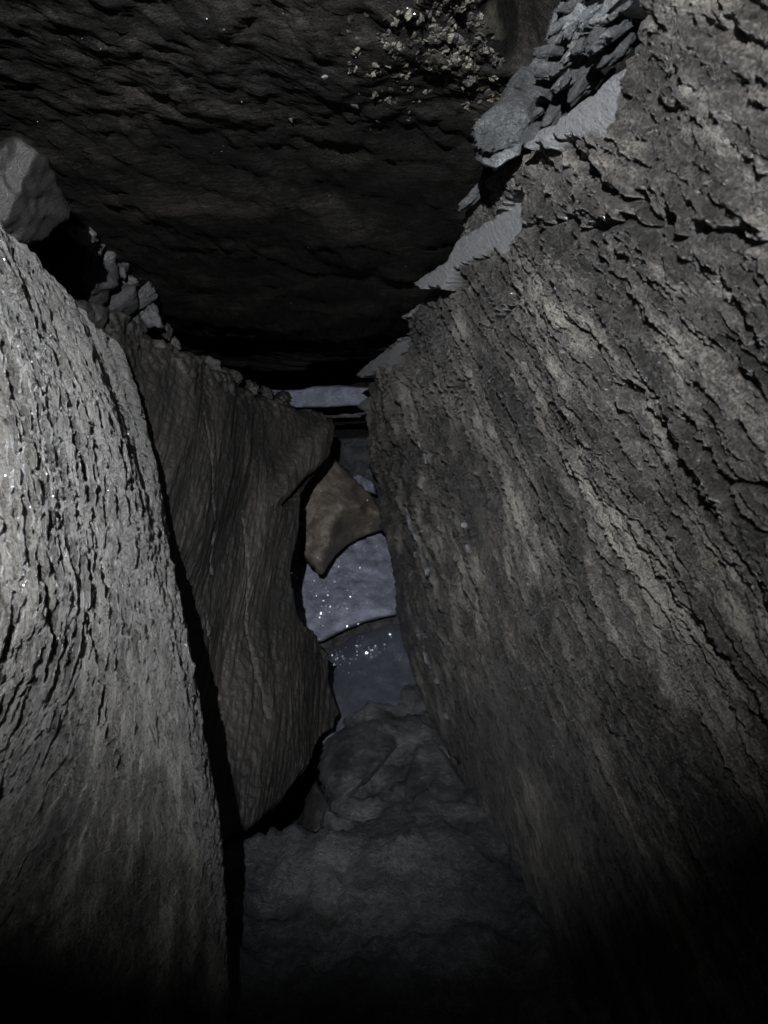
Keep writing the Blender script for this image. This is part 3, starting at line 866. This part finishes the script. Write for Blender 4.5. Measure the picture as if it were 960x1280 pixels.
cp = []
for i in range(1000):
    q = r_.rand()
    if q < 0.5: cx_, cy_ = r_.normal(568, 40), r_.normal(32, 26)
    elif q < 0.8: cx_, cy_ = r_.normal(604, 16), r_.normal(72, 34)
    else: cx_, cy_ = r_.normal(500, 45), r_.normal(82, 30)
    if noise(np.array([cx_ / 22.0]), np.array([cy_ / 16.0]), 77)[0] < -0.12: continue
    if cx_ > 596 + max(0, cy_) * 0.45: continue
    cp.append((cx_, cy_, r_.uniform(1.2, 4.2)))
hits = []
for c_ in cp:
    h_ = blue_depth(cap1, [c_[:2]])
    if h_: hits.append((h_[0], c_[2]))
crust_flakes(cap1, hits, 33)

# stones on the floor
wedge = cut_stone('floor_stone', [(400, 955, 1.80), (410, 925, 1.92), (440, 905, 2.02), (475, 895, 2.08), (500, 905, 2.02), (495, 935, 1.85), (470, 965, 1.72), (445, 988, 1.64),
                                  (418, 1010, 1.58), (408, 990, 1.66)], [(440, 945, 1.77), (425, 980, 1.64), (470, 920, 1.92)], 0.14, M_floor, rough=0.020, scale=20, seed=320,
                  edge=0.035, tone=0.4, dsc=0.94)
tag(wedge, 'brownish wedge-shaped stone rising from the floor below the lower blue slab', 'floor stone')
small = cut_stone('floor_stone', [(376, 1035, 1.60), (382, 1000, 1.70), (394, 978, 1.76), (404, 992, 1.72), (416, 1012, 1.62), (404, 1034, 1.54), (390, 1046, 1.52)],
                  [(397, 1012, 1.60)], 0.10, M_greydark, rough=0.010, scale=20, seed=321, edge=0.02, nr=16, na=80, tone=0.6, dsc=0.94)
tag(small, 'small dark stone beside the black hollow under the second left slab', 'floor stone')
bump = cut_stone('floor_stone', [(500, 985, 1.66), (520, 930, 1.86), (545, 925, 1.88), (590, 990, 1.62), (580, 1020, 1.50), (540, 1030, 1.46), (505, 1015, 1.54)],
                 [(545, 980, 1.62)], 0.12, M_floor, rough=0.012, scale=16, seed=322, edge=0.05, tone=0.5, dsc=0.945)
tag(bump, 'low rounded floor stone against the lower left corner of the big right slab', 'floor stone')

# ------------------------------------------------------------------ loose stones on top of the right slab
def flake(outline, D, label, mat=M_grey, seed=0, thick=0.05, cat='stone flake', inner=None, layer=0.004, tone=0.5, dD=0.0, **kw):
    cx = np.mean([p[0] for p in outline]); cy = np.mean([p[1] for p in outline])
    sz = max(np.ptp([p[0] for p in outline]), np.ptp([p[1] for p in outline]))
    r = np.random.RandomState(seed)
    gx, gy = r.uniform(-0.0006, 0.0006, 2)
    O = [(x, y, D + dD * (cx - x) / 100 + gx * (x - cx) + gy * (y - cy)) for x, y in outline]
    I = [(cx, cy, D - 0.00022 * sz)] + (inner or [])
    o = cut_stone('stone_flake', O, I, thick, mat, rough=kw.get('rough', 0.006), scale=kw.get('scale', 60), seed=seed, layer=layer, edge=0.006,
                  nr=kw.get('nr', 22), na=kw.get('na', 110), tone=tone)
    return tag(o, label, cat, 'broken stones wedged on top of the right slab')
flake([(592, 160), (606, 142), (623, 128), (632, 112), (640, 97), (656, 80), (673, 68), (684, 70), (690, 82), (692, 110), (686, 136), (668, 150), (655, 166),
       (650, 180), (636, 184), (612, 190), (598, 184)], 0.745, 'largest grey cracked block wedged between the roof and the right slab', seed=401, thick=0.09, nr=60, na=300, rough=0.009, scale=55, layer=0.010, cat='stone block', tone=0.35)
flake([(594, 186), (612, 190), (640, 184), (652, 178), (650, 194), (634, 202), (620, 212), (604, 206), (596, 198)], 0.735,
      'small grey chip directly under the largest cracked block', seed=402)
tag(chunk('stone_flake', at(596, 240, 0.93), 20 / F, M_grey, 403, (1.2, 1, 0.6), -0.9, sub=24, cuts=16, tone=0.3),
    'small dark chip on the broken shoulder below the cracked block', 'stone flake', 'broken stones wedged on top of the right slab')
flake([(688, 112), (700, 96), (716, 84), (732, 74), (738, 84), (728, 98), (712, 108), (696, 116)], 0.66, 'pointed grey flake just above the large pale facet', seed=404)
tag(chunk('stone_flake', at(707, 72, 0.680), 17 / F * 0.680, M_grey, 405, (1.2, 1, 0.65), -0.60, sub=24, cuts=16, tone=0.40), 'squat flake between the cracked block and the pointed flake', 'stone flake',
    'broken stones wedged on top of the right slab')
flake([(682, 50), (688, 28), (694, 10), (704, 16), (706, 30), (698, 44), (690, 60)], 0.66, 'upright triangular flake beside the black roof gap', seed=406)
tag(chunk('stone_flake', at(724, 22, 0.640), 17 / F * 0.640, M_grey, 407, (1.1, 1, 0.8), -0.30, sub=24, cuts=16, tone=0.80), 'pale upper flake in the heap, right of the triangular one', 'stone flake',
    'broken stones wedged on top of the right slab')
tag(chunk('stone_flake', at(728, 46, 0.645), 17 / F * 0.645, M_grey, 408, (1.2, 1, 0.6), -0.20, sub=24, cuts=16, tone=0.60), 'small greenish-grey chip in the middle of the flake heap', 'stone flake',
    'broken stones wedged on top of the right slab')
tag(chunk('stone_flake', at(706, 52, 0.660), 16 / F * 0.660, M_grey, 409, (0.9, 1, 1), 0.30, sub=24, cuts=16, tone=0.45), 'small blunt chip at the left side of the flake heap', 'stone flake',
    'broken stones wedged on top of the right slab')
tag(chunk('stone_flake', at(756, 12, 0.600), 18 / F * 0.600, M_grey, 410, (1.2, 1, 0.5), -0.90, sub=24, cuts=16, tone=0.50), 'tilted flake at the top of the heap near the photo edge', 'stone flake',
    'broken stones wedged on top of the right slab')
flake([(758, 22), (772, 10), (790, -2), (790, 6), (776, 18), (762, 28)], 0.57, 'thin pale-edged sliver above the ridge flake', seed=411, thick=0.03)
flake([(736, 62), (748, 46), (764, 32), (784, 22), (790, 34), (776, 46), (758, 58), (742, 68)], 0.585, 'long ridge flake lying along the top of the right slab', seed=412, thick=0.04)
tag(chunk('stone_flake', at(724, -4, 0.630), 17 / F * 0.630, M_grey, 413, (1.2, 1, 0.5), -0.20, sub=24, cuts=16, tone=0.60), 'topmost chip of the heap cut by the upper photo edge', 'stone flake',
    'broken stones wedged on top of the right slab')
tag(chunk('stone_flake', at(744, 46, 0.610), 16 / F * 0.610, M_grey, 414, (1.1, 1, 0.6), -0.50, sub=24, cuts=16, tone=0.20), 'dark chip tucked behind the ridge flake', 'stone flake',
    'broken stones wedged on top of the right slab')
tag(chunk('stone_flake', at(722, 76, 0.665), 17 / F * 0.665, M_grey, 415, (1.3, 1, 0.6), -0.50, sub=24, cuts=16, tone=0.35), 'chip caught above the pointed flake', 'stone flake',
    'broken stones wedged on top of the right slab')

for px, py, D, hs, lb in ((660, 172, .745, 24, 'dark stone wedged behind the slab edge, just below the large cracked block'),
                          (694, 140, .71, 24, 'dark stone filling the gap right of the large cracked block'),
                          (728, 104, .665, 24, 'dark stone in shadow directly above the upper pale facet'),
                          (760, 70, .62, 22, 'dark stone under the ridge flake at the tip of the upper pale facet')):
    tag(chunk('stone_flake', at(px, py, D), hs / F * D, M_grey, px, (1.4, 1.2, 0.7), -0.75, sub=24, cuts=16, tone=0.2), lb, 'packing stone',
        'broken stones wedged on top of the right slab')
CH = ['thin chip in the crack between the large cracked block and the pale facet', 'small chip perched on the upper corner of the large cracked block',
      'narrow chip along the left side of the flake heap', 'blunt chip in the centre left of the flake heap', 'small flat chip high on the right side of the flake heap',
      'wee chip tucked under the upper right flake of the heap', 'flat chip in the centre of the flake heap', 'tilted chip just above the squat flake',
      'slanted chip where the heap meets the ridge flake', 'sliver below the squat flake, above the pointed flake', 'chip at the top of the heap cut by the upper photo edge',
      'farthest right chip at the top of the heap', 'chip at the top left of the heap beside the black roof gap', 'tiny chip in the very middle of the heap',
      'small chip at the lower left of the heap above the cracked block', 'lowest tiny chip touching the pointed flake']
r_ = np.random.RandomState(44)
for i, (px, py, hs) in enumerate([(690, 90, 11), (686, 62, 12), (698, 34, 12), (712, 40, 10), (736, 18, 11), (742, 32, 9), (724, 60, 10), (712, 66, 9), (750, 26, 10),
                                  (700, 84, 10), (716, 6, 11), (762, 2, 11), (704, 4, 10), (730, 36, 8), (694, 50, 10), (708, 96, 9)]):
    o = chunk('stone_flake', at(px, py, 0.655 - 0.0009 * (px - 690)), hs / F * 0.66 * 1.25, M_grey, 430 + i, (1.3, 1, 0.5), r_.uniform(-1.3, 0.2), sub=16, cuts=14, tone=r_.uniform(0.2, 0.7))
    tag(o, CH[i], 'stone flake', 'small chips in the flake heap')

# ------------------------------------------------------------------ packing stones above the left slabs
grp = 'packing stones between the left slabs and the roof'
rs = chunk('packing_stone', at(14, 222, 0.80), 0.058, M_left2, 500, (0.85, 1, 0.95), 0.2, sub=40, cuts=9, tone=-0.2, lump=0.4)
tag(rs, 'large rounded dark boulder above the bright left slab at the left photo edge', 'boulder', grp)
items = [  # px, py, half-size px, squash, tilt, tone, label
    (66, 232, 20, (0.5, 1, 1.2), -0.3, 0.5, 'slim stone standing right beside the large rounded boulder'),
    (78, 214, 13, (1.2, 1, 0.6), 0.5, 0.4, 'small flat stone lodged above the slim standing one'),
    (100, 240, 12, (1.4, 1, 0.5), 0.5, 0.3, 'thin dark stone touching the roof above the black hollow'),
    (115, 262, 8, (1, 1, 1), 0.1, 0.5, 'tiny lone stone at the upper right of the black hollow'),
    (98, 290, 20, (1.1, 1, 0.8), 0.4, 0.8, 'pale lumpy stone topping the upper end of the left rubble row'),
    (120, 306, 15, (1, 1, 1), 0.5, 0.75, 'second pale stone down the left rubble row'),
    (134, 320, 11, (0.8, 1, 1.1), 0.2, 0.6, 'third stone of the left rubble row, small and upright'),
    (110, 345, 26, (0.8, 1, 1.3), 0.2, 0.35, 'broad dim stone packed behind the top of the bright left slab'),
    (150, 338, 12, (1.1, 1, 0.9), 0.7, 0.7, 'small pale stone in the middle of the left rubble row'),
    (162, 352, 11, (1.1, 1, 0.8), 0.6, 0.6, 'squarish stone just below the middle of the left rubble row'),
    (140, 378, 24, (0.9, 1, 1.1), 0.3, 0.3, 'dim block under the middle of the left rubble row'),
    (176, 371, 13, (0.9, 1, 1.2), 0.5, 0.6, 'tilted stone two thirds down the left rubble row'),
    (188, 387, 15, (1.2, 1, 0.8), 0.7, 0.75, 'pale slanting stone near the lower end of the left rubble row'),
    (168, 408, 18, (0.9, 1, 1.1), 0.3, 0.3, 'dark stone filling the corner where the two left slabs meet'),
    (209, 410, 11, (0.7, 1, 1.2), 0.1, 0.7, 'small upright pale stone with two knobs above the second left slab'),
    (220, 424, 8, (1, 1, 1), 0.3, 0.65, 'pebble-like stone below the knobbed one'),
    (200, 430, 10, (1, 1, 0.9), 0.3, 0.5, 'dim stone sitting on the near corner of the second left slab'),
    (236, 441, 12, (1.4, 1, 0.7), 0.45, 0.55, 'flat stone starting the lower ledge of rubble on the second left slab'),
    (262, 452, 14, (1.5, 1, 0.7), 0.45, 0.55, 'long flat stone second along the lower ledge of rubble'),
    (288, 466, 13, (1.4, 1, 0.7), 0.5, 0.5, 'flat stone third along the lower ledge of rubble'),
    (312, 478, 12, (1.2, 1, 0.9), 0.4, 0.6, 'knobbly stone fourth along the lower ledge of rubble'),
    (334, 488, 11, (1.4, 1, 0.7), 0.3, 0.45, 'last small stone of the lower ledge, near the blue lintel'),
    (352, 496, 12, (1.2, 1, 0.9), 0.0, 0.35, 'dark stone at the left end of the blue lintel'),
]
for i, (px, py, hs, sq, tl, tn, lab) in enumerate(items):
    D = 1.02 + (px - 60) / 250.0 * 0.86 + (0.08 if tn < 0.4 else 0)
    if px > 300: D = 1.92 + (px - 300) / 60 * 0.25
    low = px > 195
    o = chunk('packing_stone', at(px, py + (5 if low else 0), D + (0.02 if low else 0)), hs / F * D * (1.0 if low else 1.2), M_left2 if low else M_greydark, 510 + i, sq, tl, sub=22, cuts=14,
              tone=tn - (0.25 if low else 0.05))
    tag(o, lab, 'packing stone', grp)
